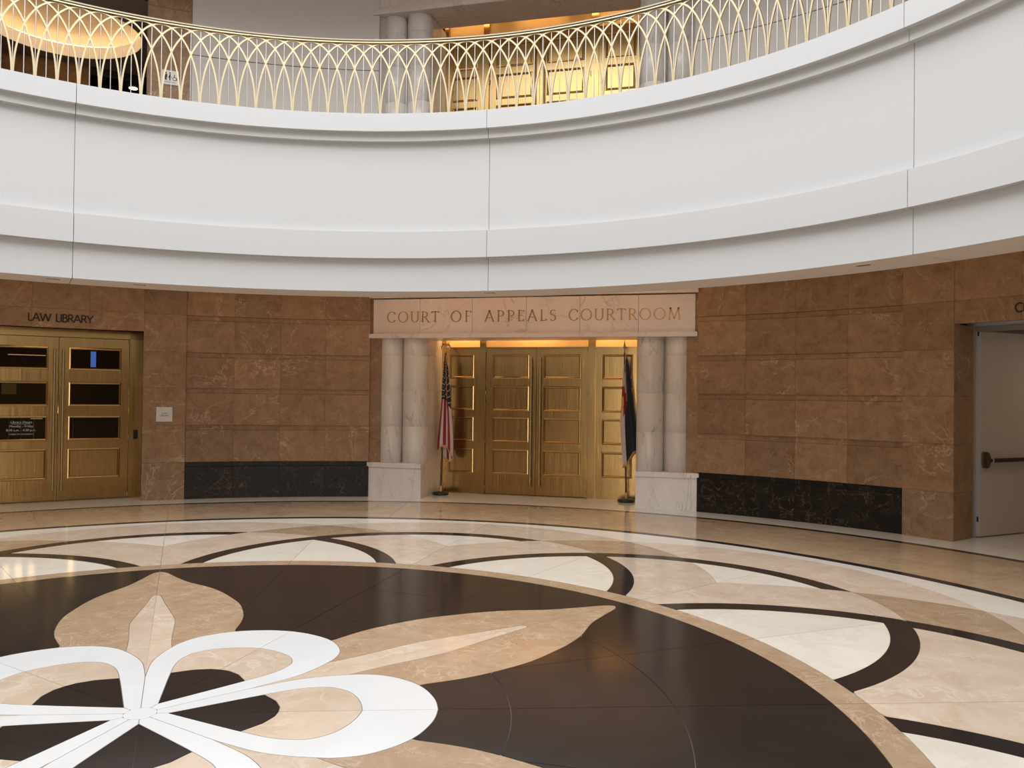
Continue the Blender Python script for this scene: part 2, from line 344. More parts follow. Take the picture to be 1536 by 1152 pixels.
# ================================================================== LOWER WALLS
SX = 45.65
COURSE = [0.545, 1.09, 1.635, 2.165, 2.71, 3.29]
def tile_mesh(w, z0, z1, R=8.55, band=True, m_='brown', name='tile', t=0.05):
    g = 0.0012; h = w/2-math.degrees(0.0012/R)
    p = [(R, z0+g), (R+t, z0+g), (R+t, z1-g)]+([(R+0.024, z1-g), (R+0.024, z1-0.070), (R, z1-0.075)] if band else [(R, z1-g)])
    return MB().sweep(p, -h, h, 6).mesh(name, m_)
def put(name, me, parent, az): return link(name, me, parent, rz=-rad(az))
def wall_back_mesh(name, segs, mt, R0=8.6, R1=8.8):
    b = MB()
    for a_, b_, z0, z1 in segs: b.sweep([(R0, z0), (R1, z0), (R1, z1), (R0, z1)], a_, b_, max(2, int(abs(b_-a_)/3)))
    return b.build(name, mt)
COLW = (34.7-16.75)/4
meshes = {}
def tm(*k, **kw):
    key = (k, tuple(sorted(kw.items())))
    if key not in meshes: meshes[key] = tile_mesh(*k, **kw)
    return meshes[key]
for side, nm in ((-1, 'left'), (1, 'right')):
    s = side
    W = wall_back_mesh('wall_'+nm, [(s*15.2, s*38.2, 0, 3.3), (s*38.2, s*53.1, 2.48, 3.3), (s*53.1, s*90, 0, 3.3)] if s > 0 else
                       [(s*38.2, s*15.2, 0, 3.3), (s*53.1, s*38.2, 2.48, 3.3), (s*90, s*53.1, 0, 3.3)], 'brown')
    tag(W, 'curved brown marble tile wall '+('beside the library doors' if s < 0 else 'beside the open beige door'), 'wall', kind='structure')
    B = empty('baseboard_'+nm); tag(B, 'low black gold-veined marble plinth under the brown wall '+('by the library doors' if s < 0 else 'by the open beige door'), 'plinth', kind='structure')
    for blk in (0, 1):
        off = 0 if blk == 0 else None
        for i in range(4):
            az = (16.75+COLW*(i+0.5)) if blk == 0 else (2*SX-(16.75+COLW*(i+0.5)))
            for z0, z1 in zip(COURSE, COURSE[1:]): put('tile', tm(COLW, z0, z1), W, s*az)
            put('tile', tm(COLW, 0.0, 0.545, m_='black', R=8.545), B, s*az)
        pz = [0.0]+COURSE
        az = 36.64 if blk == 0 else 2*SX-36.64
        for z0, z1 in zip(pz, pz[1:]): put('tile', tm(3.88, z0, z1, R=8.53, band=False, t=0.07), W, s*az)
    lw = 14.14/3
    for i in range(3):
        az = 38.58+lw*(i+0.5)
        for z0, z1 in ((2.45, 2.71), (2.71, 3.29)): put('tile', tm(lw, z0, z1, R=8.535, band=False, t=0.065), W, s*az)
    # jamb linings of the openings
    for e in (-1, 1):
        az = s*(SX+e*7.07); a = rad(az)
        for z0, z1 in zip([0, 0.545, 1.09, 1.635, 2.165], [0.545, 1.09, 1.635, 2.165, 2.45]):
            d0, d1 = 8.536, 9.0
            off = 0.03*s*e
            nx, ny = math.sin(a), math.cos(a); tx, ty = math.cos(a), -math.sin(a)
            P = [(nx*d0, ny*d0), (nx*d1, ny*d1), (nx*d1+tx*off, ny*d1+ty*off), (nx*d0+tx*off, ny*d0+ty*off)]
            if s*e < 0: P = P[::-1]
            MB().poly(P[::-1], z0+0.001, z1-0.001).build('jamb_tile', 'brown', W)
Wb = MB()
for a_, b_, z0, z1 in ((90, 151.5, 0, 3.3), (180.5, 270, 0, 3.3), (151.5, 180.5, 0, 0.35), (151.5, 180.5, 2.75, 3.3)):
    Wb.sweep([(8.55, z0), (8.68, z0), (8.68, z1), (8.55, z1)], a_, b_, 24)
Wb = Wb.build('wall_back', 'brown')
wn = empty('window_1'); tag(wn, 'wide window with bronze mullions on the far side of the rotunda', 'window', kind='structure')  # invented opening out of view, goes with the added frontal fill
for i in range(4):
    MB().sweep([(8.60, 0.36), (8.61, 0.36), (8.61, 2.74), (8.60, 2.74)], 151.5+7.25*i+0.2, 151.5+7.25*(i+1)-0.2, 4).build('pane', 'glass', wn)
for i in range(5): MB().sweep([(8.57, 0.35), (8.65, 0.35), (8.65, 2.75), (8.57, 2.75)], 151.5+7.25*i-0.2, 151.5+7.25*i+0.2, 1).build('mullion', 'bronze', wn)
ow = MB().sweep([(13.6, -0.3), (13.8, -0.3), (13.8, 8.6), (13.6, 8.6)], 0, 360, 72).sweep([(9.2, 8.4), (13.7, 8.4), (13.7, 8.6), (9.2, 8.6)], 0, 360, 72).build('wall_outer', 'dark')  # added shell, keeps world light from leaking through gaps
tag(ow, 'dark outer shell of the rooms behind the rotunda walls', 'wall', kind='structure')
tag(Wb, 'plain curved brown marble wall on the far side of the rotunda', 'wall', kind='structure')

# ================================================================== BALCONY FASCIA, CEILINGS, UPPER FLOOR
prof = [(6.77, 2.865), (6.145, 2.865), (6.145, 3.268), (6.062, 3.268), (6.062, 3.597), (6.15, 3.597), (6.15, 4.724), (6.075, 4.724), (6.075, 4.827), (6.0, 4.827), (6.0, 5.047), (6.32, 5.047), (6.32, 4.9), (6.77, 4.9)]
g_ = 0.03
fm = MB().sweep(prof, g_, 45.65-g_, 36); 
# flag sweep faces flat; panels read curved because they are finely divided
for i in range(36): fm.mi[i*len(prof)] = 1
fascia_me = fm.mesh('fascia_panel', ['plaster', 'ceil'])
wbal = empty('wall_balcony'); tag(wbal, 'stepped white curved balcony front running round the rotunda', 'balcony front', kind='structure')
wbal2 = empty('wall_balcony_top', (0, 0, 5.17)); tag(wbal2, 'white curved balcony front of the storey above', 'balcony front', kind='structure')
for k in range(-4, 4):
    st = k*45.65 if k >= -4 else 0
    if k == 3: continue
    link('fascia_panel', fascia_me, wbal, rz=-rad(st)); link('fascia_panel', fascia_me, wbal2, rz=-rad(st))
last = MB().sweep(prof, 3*45.65+g_, 360-4*45.65-g_, 24).mesh('fascia_panel', 'plaster')
link('fascia_panel', last, wbal); link('fascia_panel', last, wbal2)
core = [(6.16, 2.9), (6.7, 2.9), (6.7, 4.85), (6.16, 4.85)]
MB().sweep(core, 0, 360, 120).build('fascia_core', 'frame', wbal)
cl = MB().sweep([(6.7, 3.3), (9.4, 3.3), (9.4, 4.9), (6.7, 4.9)], 0, 360, 120).build('ceiling', 'ceil')
tag(cl, 'plain plaster ceiling under the balcony', 'ceiling', kind='structure')
uf = MB().sweep([(6.3, 4.9), (13.5, 4.9), (13.5, 5.0), (6.3, 5.0)], 0, 360, 120).build('floor_upper', 'carpet')
tag(uf, 'balcony walkway floor behind the gold railing', 'floor', kind='structure')
uc = MB().sweep([(6.7, 8.3), (9.4, 8.3), (9.4, 9.9), (6.7, 9.9)], 0, 360, 120).build('ceiling_upper', 'ceil')
tag(uc, 'plaster ceiling over the balcony walkway', 'ceiling', kind='structure')
dr = MB().sweep([(6.15, 10.2), (6.4, 10.2), (6.4, 11.7), (6.15, 11.7)], 0, 360, 96).build('wall_drum', 'plaster')
tag(dr, 'white drum wall below the skylight', 'wall', kind='structure')

# ================================================================== UPPER WALLS
for side, nm in ((-1, 'left'), (1, 'right')):
    s = side
    segs = [(15.2, 38.58, 5.0, 8.3), (52.72, 90, 5.0, 8.3), (38.58, 52.72, 7.6, 8.3)]
    if s > 0: segs = [(15.2, 90, 5.0, 8.3)]
    segs = [(min(s*a_, s*b_), max(s*a_, s*b_), z0, z1) for a_, b_, z0, z1 in segs]
    W = wall_back_mesh('wall_upper_'+nm, segs, 'taupe')
    tag(W, 'pale grey panelled balcony wall '+('left of the upper courtroom portal, next to a brown marble pier' if s < 0 else 'right of the upper courtroom portal'), 'wall', kind='structure')
    for z0, z1 in ((5.0, 6.58), (6.58, 8.28)):
        for az, wd in ((16.2+18.5/2, 18.5), (2*SX-16.2-18.5/2, 18.5)):
            put('panel', MB().sweep([(8.55, z0+0.006), (8.6, z0+0.006), (8.6, z1-0.006), (8.55, z1-0.006)], -wd/2+0.04, wd/2-0.04, 14).mesh('panel', 'wallpanel'), W, s*az)
        if s > 0:
            put('panel', MB().sweep([(8.55, z0+0.006), (8.6, z0+0.006), (8.6, z1-0.006), (8.55, z1-0.006)], -7, 7, 14).mesh('panel', 'wallpanel'), W, SX)
    for blk in (0, 1):
        az = 36.64 if blk == 0 else 2*SX-36.64
        for z0 in (5.0, 5.55, 6.1, 6.65, 7.2, 7.75): put('tile', tm(3.88, z0, z0+0.55, R=8.53, band=False, t=0.07), W, s*az)
    if s < 0:
        for e in (-1, 1):       # dark linings of the lobby opening
            put('jamb_lining', MB().sweep([(8.56, 5.0), (9.3, 5.0), (9.3, 7.7), (8.56, 7.7)], -0.25, 0.25, 1).mesh('jamb_lining', 'brown'), W, s*(SX+e*7.2))
Wub = MB().sweep([(8.55, 5.0), (8.8, 5.0), (8.8, 8.3), (8.55, 8.3)], 90, 270, 60).build('wall_upper_back', 'wallpanel')
tag(Wub, 'plain pale balcony wall on the far side of the rotunda', 'wall', kind='structure')
# lobby behind the upper left opening
LC = (-7.55, 7.45); LR = 1.16
lob = empty('wall_lobby'); tag(lob, 'dim lift lobby behind the upper opening with a round glowing ceiling recess', 'lobby', kind='structure')
a = rad(-SX); nx, ny = math.sin(a), math.cos(a); tx, ty = math.cos(a), -math.sin(a)
Tl = Matrix(((tx, nx, 0, 0), (ty, ny, 0, 0), (0, 0, 1, 0), (0, 0, 0, 1)))
MB().box(-2.2, 0.55, 12.05, 12.2, 5.0, 7.9, T=Tl).build('back_wall', 'brown', lob)
MB().box(-2.3, -2.2, 8.8, 12.2, 5.0, 7.9, T=Tl).build('side_wall', 'brown', lob)
MB().box(2.2, 2.3, 8.8, 13.4, 5.0, 7.9, T=Tl).build('side_wall', 'brown', lob)
MB().box(0.55, 2.3, 13.3, 13.4, 5.0, 7.9, T=Tl).build('corridor_end', 'dark', lob)
MB().box(0.55, 2.3, 12.05, 13.4, 7.26, 7.40, T=Tl).build('corridor_soffit', 'dark', lob)
# ceiling plate with a round hole
b = MB(); n = 64; hole = [(LC[0]+LR*math.cos(2*pi*i/n), LC[1]+LR*math.sin(2*pi*i/n)) for i in range(n)]
big = []
for i in range(n):
    th = 2*pi*i/n; ux, uy = math.cos(th), math.sin(th)          # outer edge clipped to the lobby walls
    ct, cd_ = LC[0]*tx+LC[1]*ty, LC[0]*nx+LC[1]*ny; ut, ud = ux*tx+uy*ty, ux*nx+uy*ny
    k_ = min(((2.25 if ut > 0 else -2.25)-ct)/ut if abs(ut) > 1e-6 else 99, ((12.12 if ud > 0 else 8.82)-cd_)/ud if abs(ud) > 1e-6 else 99)
    big.append((LC[0]+k_*ux, LC[1]+k_*uy))
v = [(x, y, 7.4) for x, y in hole]+[(x, y, 7.4) for x, y in big]
b.add(v, [(i, (i+1) % n, n+(i+1) % n, n+i) for i in range(n)]); b.build('lobby_ceiling', 'taupe', lob)
b = MB(); b.lathe([(LR, 7.4), (LR, 7.60), (LR+0.02, 7.60), (LR+0.02, 7.4)], *LC, n=64, caps=False); b.build('recess_rim', 'rim', lob)
b = MB(); b.lathe([(LR+0.25, 7.58), (LR+0.25, 7.80), (LR*0.8, 7.98), (LR*0.4, 8.06), (0.02, 8.08)], *LC, n=64, caps=False); b.build('recess_dome', 'taupe', lob)
b = MB(); b.lathe([(LR+0.10, 7.62), (LR+0.18, 7.62), (LR+0.18, 7.65), (LR+0.10, 7.65), (LR+0.10, 7.62)], *LC, n=64, caps=False); b.build('cove_strip', 'warmglow', lob)
area('lobby_lamp', (LC[0], LC[1], 7.3), 0.5, 4, (1, 0.75, 0.5), shape='DISK')

# ================================================================== PORTALS (columns, header, doors)
def rect_ring(b, x0, x1, z0, z1, prof, mi=0):
    """nested rectangles: prof = [(inset, y)]"""
    v = []
    for ins, y in prof: v += [(x0+ins, y, z0+ins), (x1-ins, y, z0+ins), (x1-ins, y, z1-ins), (x0+ins, y, z1-ins)]
    f = []
    for k in range(len(prof)-1):
        for i in range(4): j = (i+1) % 4; f.append((k*4+i, k*4+j, k*4+4+j, k*4+4+i))
    b.add(v, f, mi); return v
def panel_mesh(x0, x1, z0, z1, y, glass=False):
    b = MB(); pr = [(-0.014, y-0.001), (-0.010, y-0.010), (0.004, y-0.013), (0.014, y-0.008), (0.022, y+0.003)]
    v = rect_ring(b, x0, x1, z0, z1, pr)
    if not glass:
        k = len(pr)-1; b.add(v[k*4:k*4+4], [(0, 1, 2, 3)])
    return b
def leaf_frame(x0, x1, z0, z1, y, holes, t=0.05):
    """stiles and rails around holes [(x0,x1,z0,z1)] (one column, bottom to top)"""
    b = MB(); hx0, hx1 = holes[0][0], holes[0][1]
    b.box(x0, hx0, y, y+t, z0, z1); b.box(hx1, x1, y, y+t, z0, z1)
    zs = [z0]+[q for h in sorted(holes, key=lambda h: h[2]) for q in (h[2], h[3])]+[z1]
    for i in range(0, len(zs), 2): b.box(hx0, hx1, y, y+t, zs[i], zs[i+1])
    return b
def pull_mesh(x, y, z0, z1):
    b = MB(); b.tube([(x, y-0.06, z0), (x, y-0.06, z1)], 0.0125, 10)
    for zq in (z0+0.12, (z0+z1)/2, z1-0.12): b.tube([(x, y-0.06, zq), (x, y+0.01, zq)], 0.008, 8)
    return b
PZ = [(0.342, 0.712), (0.85, 1.221), (1.348, 1.72), (1.858, 2.219)]
def portal(idx, dz, door_n):
    loc = (0, 0, dz); low = dz == 0
    tr = empty('trim_%d' % idx, loc)
    tag(tr, ('white marble portal of paired columns and lettered header around the ground floor courtroom doors' if low else
             'white marble portal of paired columns behind the gold railing'), 'portal', kind='structure')
    for s in (-1, 1):
        pd = MB(); xa, xb = sorted((s*2.485, s*1.615))
        pd.box(xa, xb, 8.205, 9.2, 0, 0.458).box(xa-0.004, xb+0.004, 8.185, 9.2, 0.46, 0.53).build('pedestal', 'white', tr)
        for z0, z1 in ((0.53, 1.088), (1.088, 1.635), (1.635, 2.175), (2.175, 2.45)):
            MB().box(min(s*2.40, s*1.60), max(s*2.40, s*1.60), 8.46, 9.2, z0+0.001, z1-0.001).build('pier_block', 'white', tr)
        for xc, r in ((s*2.19, 0.187), (s*1.795, 0.197)):
            col = empty('column', parent=tr)
            for z0, z1 in ((0.53, 1.088), (1.088, 1.635), (1.635, 2.175), (2.175, 2.446)):
                MB().lathe([(r-0.003, z0), (r, z0+0.003), (r, z1-0.003), (r-0.003, z1)], xc, 8.43, 32).build('drum', 'white', col)
        # pier behind header
    hd = empty('header', parent=tr)
    xs = [-2.43, -1.667, -0.836, -0.007, 0.791, 1.633, 2.425]
    for x0, x1 in zip(xs, xs[1:]):
        MB().box(x0+0.0025, x1-0.0025, 8.225, 8.86, 2.505, 3.035).build('header_block', 'header', hd)
        e0 = 0.045 if x0 < -2.4 else -0.001; e1 = 0.03 if x1 > 2.4 else -0.001
        MB().box(x0-e0, x1+e1, 8.165, 8.86, 2.437, 2.503).build('ledge_block', 'header', hd)
    MB().box(-2.47, 2.465, 8.15, 9.2, 3.05, 3.30).build('crown', 'header', tr)
    MB().box(-2.43, 2.425, 8.86, 9.3, 2.72, 3.05).build('cove_top', 'header', tr)
    # doors
    d = empty('door_%d' % door_n, loc)
    tag(d, ('pair of tall brushed brass panelled courtroom doors with side panels, between two flags' if low else
            'brushed brass panelled double doors behind the gold balcony railing'), 'door', kind='structure')
    yD = 9.13; c = -0.045
    holesL = [(-0.745, -0.172, z0, z1) for z0, z1 in PZ]; holesR = [(0.082, 0.655, z0, z1) for z0, z1 in PZ]
    for x0, x1, hs, hx in ((-0.868, c-0.003, holesL, -0.118), (c+0.003, 0.778, holesR, 0.028)):
        lf = leaf_frame(x0, x1, 0.012, 2.335, yD, hs).build('leaf', 'brass', d)
        for h in hs: panel_mesh(*h, yD).build('panel', 'brass', lf)
        pull_mesh(hx, yD, 0.156, 2.19).build('handle', 'brass_lt', lf)
        hxx = x0 if x0 < c-0.1 else x1
        for zq in (0.10, 0.85, 1.62, 2.30): MB().tube([(hxx, yD-0.012, zq-0.035), (hxx, yD-0.012, zq+0.035)], 0.011, 8).build('hinge', 'bronze', lf)
    for x0, x1, hx0, hx1 in ((-1.55, -0.968, -1.475, -1.080), (0.895, 1.55, 1.012, 1.455)):
        hs = [(hx0, hx1, z0, z1) for z0, z1 in PZ]
        sp = leaf_frame(x0, x1, 0.0, 2.345, yD, hs).build('side_panel', 'brass', d)
        for h in hs: panel_mesh(*h, yD).build('panel', 'brass', sp)
    for x0, x1 in ((-0.968, -0.874), (0.784, 0.895)): MB().box(x0, x1, yD-0.03, yD+0.06, 0, 2.70).build('mullion', 'brass', d)
    for x0, x1 in ((-1.62, -1.55), (1.55, 1.62)): MB().box(x0, x1, yD-0.06, yD+0.06, 0, 2.70).build('jamb', 'brass', d)
    for x0, x1 in ((-1.55, -0.968), (-0.874, 0.784), (0.895, 1.55)): MB().box(x0, x1, yD+0.02, yD+0.06, 2.352, 2.72).build('transom_panel', 'transom', d)
    MB().box(-1.62, 1.62, yD-0.012, yD+0.05, 2.337, 2.350).build('head_rail', 'brass', d)
    MB().box(-1.7, 1.7, yD+0.07, yD+0.15, 0, 3.0).build('backing', 'dark', d)
    return tr, hd
tr1, hd1 = portal(1, 0, 2)
portal(2, 5.0, 4)

# ------------------------------------------------------------------ stroke lettering
def arc(cx_, cy_, rx, ry, t0, t1, n=14): return [(cx_+rx*math.cos(rad(t0+(t1-t0)*i/n)), cy_+ry*math.sin(rad(t0+(t1-t0)*i/n))) for i in range(n+1)]
GL = {  # glyph: (advance, strokes); unit cap height
 'C': (0.86, [arc(0.47, 0.5, 0.43, 0.5, 45, 315, 24)]), 'O': (1.02, [arc(0.5, 0.5, 0.46, 0.5, 90, 450, 32)]),
 'U': (0.82, [[(0.10, 1), (0.10, 0.35)]+arc(0.41, 0.33, 0.31, 0.33, 180, 360, 14)+[(0.72, 1)]]),
 'R': (0.74, [[(0.12, 0), (0.12, 1)], [(0.12, 0.97), (0.34, 0.97)]+arc(0.34, 0.73, 0.24, 0.24, 90, -90, 12)+[(0.12, 0.49)], [(0.36, 0.49), (0.72, 0.0)]]),
 'P': (0.66, [[(0.12, 0), (0.12, 1)], [(0.12, 0.97), (0.34, 0.97)]+arc(0.34, 0.72, 0.25, 0.25, 90, -90, 12)+[(0.12, 0.47)]]),
 'B': (0.68, [[(0.12, 0), (0.12, 1)], [(0.12, 0.97), (0.32, 0.97)]+arc(0.32, 0.755, 0.2, 0.215, 90, -90, 10)+[(0.12, 0.54)], [(0.32, 0.54)]+arc(0.34, 0.285, 0.25, 0.255, 90, -90, 12)+[(0.12, 0.03)]]),
 'T': (0.76, [[(0.38, 0), (0.38, 1)], [(0.02, 0.97), (0.74, 0.97)]]), 'F': (0.58, [[(0.12, 0), (0.12, 1)], [(0.12, 0.97), (0.56, 0.97)], [(0.12, 0.52), (0.46, 0.52)]]),
 'E': (0.60, [[(0.12, 0), (0.12, 1)], [(0.12, 0.97), (0.56, 0.97)], [(0.12, 0.52), (0.48, 0.52)], [(0.12, 0.03), (0.58, 0.03)]]),
 'L': (0.56, [[(0.12, 0), (0.12, 1)], [(0.12, 0.03), (0.54, 0.03)]]), 'I': (0.28, [[(0.14, 0), (0.14, 1)]]),
 'A': (0.88, [[(0.05, 0), (0.44, 1)], [(0.44, 1), (0.83, 0)], [(0.19, 0.34), (0.69, 0.34)]]),
 'S': (0.58, [arc(0.30, 0.75, 0.21, 0.23, 30, 270, 14)+arc(0.29, 0.26, 0.24, 0.26, 90, -150, 16)]),
 'M': (1.06, [[(0.10, 0), (0.18, 1)], [(0.18, 1), (0.53, 0.06)], [(0.53, 0.06), (0.88, 1)], [(0.88, 1), (0.97, 0)]]),
 'W': (1.30, [[(0.04, 1), (0.34, 0)], [(0.34, 0), (0.64, 0.95)], [(0.64, 0.95), (0.94, 0)], [(0.94, 0), (1.25, 1)]]),
 'Y': (0.78, [[(0.38, 0.0), (0.38, 0.46)], [(0.03, 1), (0.38, 0.44)], [(0.38, 0.44), (0.74, 1)]]),
}
def glyph_mesh(ch, h, serif, thick, thin):
    b = MB(); adv, strokes = GL[ch]
    def ribbon(P, close=False):
        n = len(P); L_, R_ = [], []
        for i, p in enumerate(P):
            q0 = P[max(i-1, 0)]; q1 = P[min(i+1, n-1)]
            d = Vector((q1[0]-q0[0], q1[1]-q0[1])); 
            if d.length < 1e-6: d = Vector((1, 0))
            d.normalize(); wd = (thick if not serif else thin+(thick-thin)*abs(d.y)**1.3)
            L_.append((p[0]-d.y*wd/2, p[1]+d.x*wd/2)); R_.append((p[0]+d.y*wd/2, p[1]-d.x*wd/2))
        v = [(x*h, 0.0, y*h) for x, y in L_]+[(x*h, 0.0, y*h) for x, y in R_]+[(x*h, 0.006, y*h) for x, y in L_]+[(x*h, 0.006, y*h) for x, y in R_]
        f = []
        for i in range(n-1): f += [(i, n+i, n+i+1, i+1), (i, i+1, 2*n+i+1, 2*n+i), (n+i, 3*n+i, 3*n+i+1, n+i+1)]
        f += [(0, 2*n, 3*n, n), (n-1, 2*n-1, 4*n-1, 3*n-1)]
        b.add(v, f)
    for P in strokes: ribbon(P)
    if serif:
        ends = [q for P in strokes for q in (P[0], P[-1]) if (q[1] < 0.02 or q[1] > 0.985)]
        for x, y in ends: 
            if ch in 'CO': continue
            ribbon([(x-0.10, y), (x+0.10, y)])
        if ch == 'T': ribbon([(0.03, 0.97), (0.03, 0.84)]); ribbon([(0.73, 0.97), (0.73, 0.84)])
        if ch == 'C': ribbon([(0.77, 0.92), (0.77, 0.74)]); ribbon([(0.77, 0.24), (0.77, 0.10)])
        if ch in 'EF': ribbon([(0.56, 0.97), (0.56, 0.84)])
        if ch in 'EL': ribbon([(0.56, 0.03), (0.57, 0.17)])
    return b
def write(word, x0, x1, z, y, h, m_, parent, serif=True, thick=0.125, thin=0.06, name='letter', curve=None):
    tot = sum(GL[c][0] if c != ' ' else 0.55 for c in word)*h; ls = ((x1-x0)-tot)/max(1, len(word)-1)
    x = x0
    for c in word:
        if c == ' ': x += 0.55*h+ls; continue
        gm = glyph_mesh(c, h, serif, thick, thin)
        if curve:
            th = (x+GL[c][0]*h/2)/curve; o_ = gm.build(name, m_, parent); hw = GL[c][0]*h/2
            o_.location = (curve*math.sin(th)-hw*math.cos(th), curve*(math.cos(th)-1)+hw*math.sin(th), z); o_.rotation_euler[2] = -th
        else: gm.build(name, m_, parent, loc=(x, y, z))
        x += GL[c][0]*h+ls
for wd, xa, xb in (('COURT', -2.20, -1.36), ('OF', -1.17, -0.855), ('APPEALS', -0.64, 0.44), ('COURTROOM', 0.63, 2.22)):
    write(wd, xa, xb, 2.682, 8.2205, 0.160, 'gilt', hd1)

# ================================================================== LIBRARY DOORS (left)
def side_frame(name, az, d): a = rad(az); return empty(name, (d*math.sin(a), d*math.cos(a), 0), -a)
d1 = side_frame('door_1', -SX, 8.95)
tag(d1, 'brass library double doors with three dark glass panes in each leaf', 'door', kind='structure')
GZ = [(0.324, 0.735), (0.876, 1.204), (1.369, 1.693), (1.892, 2.192)]
for s in (-1, 1):
    x0, x1 = (0.003, 0.918) if s > 0 else (-0.918, -0.003); hx0, hx1 = (0.142, 0.80) if s > 0 else (-0.80, -0.142)
    hs = [(hx0, hx1, z0, z1) for z0, z1 in GZ]
    lf = leaf_frame(x0, x1, 0.012, 2.340, 0, hs).build('leaf', 'brass', d1)
    for i, h in enumerate(hs):
        panel_mesh(*h, 0, glass=(i > 0)).build('panel' if i == 0 else 'pane_frame', 'brass', lf)
        if i > 0: MB().box(h[0]+0.01, h[1]-0.01, 0.006, 0.012, h[2]+0.01, h[3]-0.01).build('pane', 'glass', lf)
    pull_mesh(s*0.055, 0, 0.15, 2.178).build('handle', 'brass_lt', lf)
    for zq in (0.06, 0.90, 1.55, 2.31): MB().tube([(s*0.918, -0.012, zq-0.035), (s*0.918, -0.012, zq+0.035)], 0.011, 8).build('hinge', 'bronze', lf)
    if s < 0: leafL = lf
    MB().box(*sorted((s*0.924, s*1.10)), -0.05, 0.06, 0, 2.46).build('jamb', 'brass', d1)
MB().box(-1.10, 1.10, -0.05, 0.06, 2.346, 2.46).build('head_rail', 'brass', d1)
def text(body, size, loc, m_, parent, name='lettering', rot=(pi/2, 0, 0), align='CENTER', extr=0.0006):
    cu = bpy.data.curves.new(name, 'FONT'); cu.body = body; cu.size = size; cu.align_x = align; cu.align_y = 'CENTER'; cu.extrude = extr
    cu.materials.append(MT[m_]); o = bpy.data.objects.new(name, cu); C.objects.link(o); o.location = loc; o.rotation_euler = rot
    bpy.context.view_layer.update()
    me_ = bpy.data.meshes.new_from_object(o.evaluated_get(bpy.context.evaluated_depsgraph_get()))
    bpy.data.objects.remove(o); o = link(name, me_, parent, loc); o.rotation_euler = rot
    return o
tx_ = -0.10-0.35
for i, (t, sz) in enumerate((('Library Hours', 0.046), ('Monday - Friday', 0.044), ('8:30 a.m. - 4:30 p.m.', 0.044), ('CLOSED STATE HOLIDAYS', 0.026))):
    text(t, sz, (-0.445, 0.004, 1.128-0.056*i), 'vinyl', leafL)
MB().box(-0.56, -0.33, 0.0045, 0.0055, 1.102, 1.105).build('underline', 'vinyl', leafL)
MB().box(-0.335, -0.19, 0.002, 0.0055, 1.172, 1.198).build('note_strip', 'frame_lt', leafL)
# room behind the glass
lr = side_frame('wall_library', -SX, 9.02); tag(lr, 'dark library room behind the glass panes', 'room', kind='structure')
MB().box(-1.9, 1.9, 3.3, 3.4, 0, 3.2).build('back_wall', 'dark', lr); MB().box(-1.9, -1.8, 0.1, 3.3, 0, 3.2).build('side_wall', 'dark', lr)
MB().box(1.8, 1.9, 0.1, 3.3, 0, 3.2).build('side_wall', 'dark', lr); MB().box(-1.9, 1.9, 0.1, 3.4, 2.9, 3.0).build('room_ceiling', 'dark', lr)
MB().box(-0.63, -0.08, 2.26, 2.30, 2.150, 2.163).build('cove_strip', 'dimstrip', lr)
MB().box(-0.72, -0.50, 3.2, 3.22, 1.50, 1.75).build('pale_curtain', 'frame', lr)
a = rad(-SX)
def lib(t_, d_, z_): return (d_*math.sin(a)+t_*math.cos(a), d_*math.cos(a)-t_*math.sin(a), z_)
scn = empty('wall_screen', lib(0.475, 9.4, 2.053), -a)
MB().box(-0.048, 0.048, 0.002, 0.03, -0.135, 0.135).build('case', 'rubber', scn); MB().box(-0.036, 0.036, 0.0, 0.002, -0.118, 0.118).build('display', 'screen', scn)
MB().tube([(0, 0.02, 0.13), (0, 0.02, 0.845)], 0.012, 8).build('hanger', 'rubber', scn)
tag(scn, 'small tall blue lit screen behind the upper glass of the library door', 'screen')
tb = empty('reading_table', lib(0, 11.0, 0), -a); MB().box(-1.0, 1.0, -0.35, 0.35, 0.71, 0.75).build('table_top', 'wood', tb)
for sx in (-0.93, 0.93):
    for sy in (-0.3, 0.3): MB().box(sx-0.03, sx+0.03, sy-0.03, sy+0.03, 0, 0.71).build('leg', 'wood', tb)
tag(tb, 'dark reading table inside the library behind the glass doors', 'table')
for t_, z_ in ((-0.60, 1.265), (-0.43, 1.27), (-0.25, 1.26), (0.31, 1.27)):
    lp = empty('reading_lamp', lib(t_, 11.0, 0.75), -a); q = z_-0.75
    MB().lathe([(0.06, 0), (0.06, 0.015), (0.01, 0.03)], n=16).build('base', 'gold', lp); MB().tube([(0, 0, 0.03), (0, 0, q)], 0.008, 8).build('stem', 'gold', lp)
    MB().lathe([(0.055, q-0.055), (0.038, q+0.045)], n=16).build('shade', 'shade', lp)
    tag(lp, 'small warm lit lamp on the table inside the library', 'lamp', 'lit lamps on the library table')
cr = MB().box(-0.03, 0.03, -0.05, 0.0, -0.065, 0.065).box(-0.02, 0.02, -0.058, -0.05, -0.045, 0.045).build('door_closer_switch', 'rubber')
tq = 1.01; cr.location = (8.90*math.sin(a)+tq*math.cos(a), 8.90*math.cos(a)-tq*math.sin(a), 0.94); cr.rotation_euler[2] = -a
tag(cr, 'small black box on the brass library door jamb', 'switch box')
# lettering over the openings
wl = side_frame('wall_lettering', -SX, 8.526); tag(wl, 'dark raised LAW LIBRARY letters over the library doors', 'lettering')
write('LAW LIBRARY', -0.40, 0.40, 2.53, 0, 0.108, 'darkletter', wl, serif=False, thick=0.165, curve=8.526)
wl2 = side_frame('wall_lettering', SX, 8.526); tag(wl2, 'dark raised letters over the open beige door', 'lettering')
write('CL', -0.415, -0.28, 2.535, 0, 0.095, 'darkletter', wl2, serif=False, thick=0.165, curve=8.526)
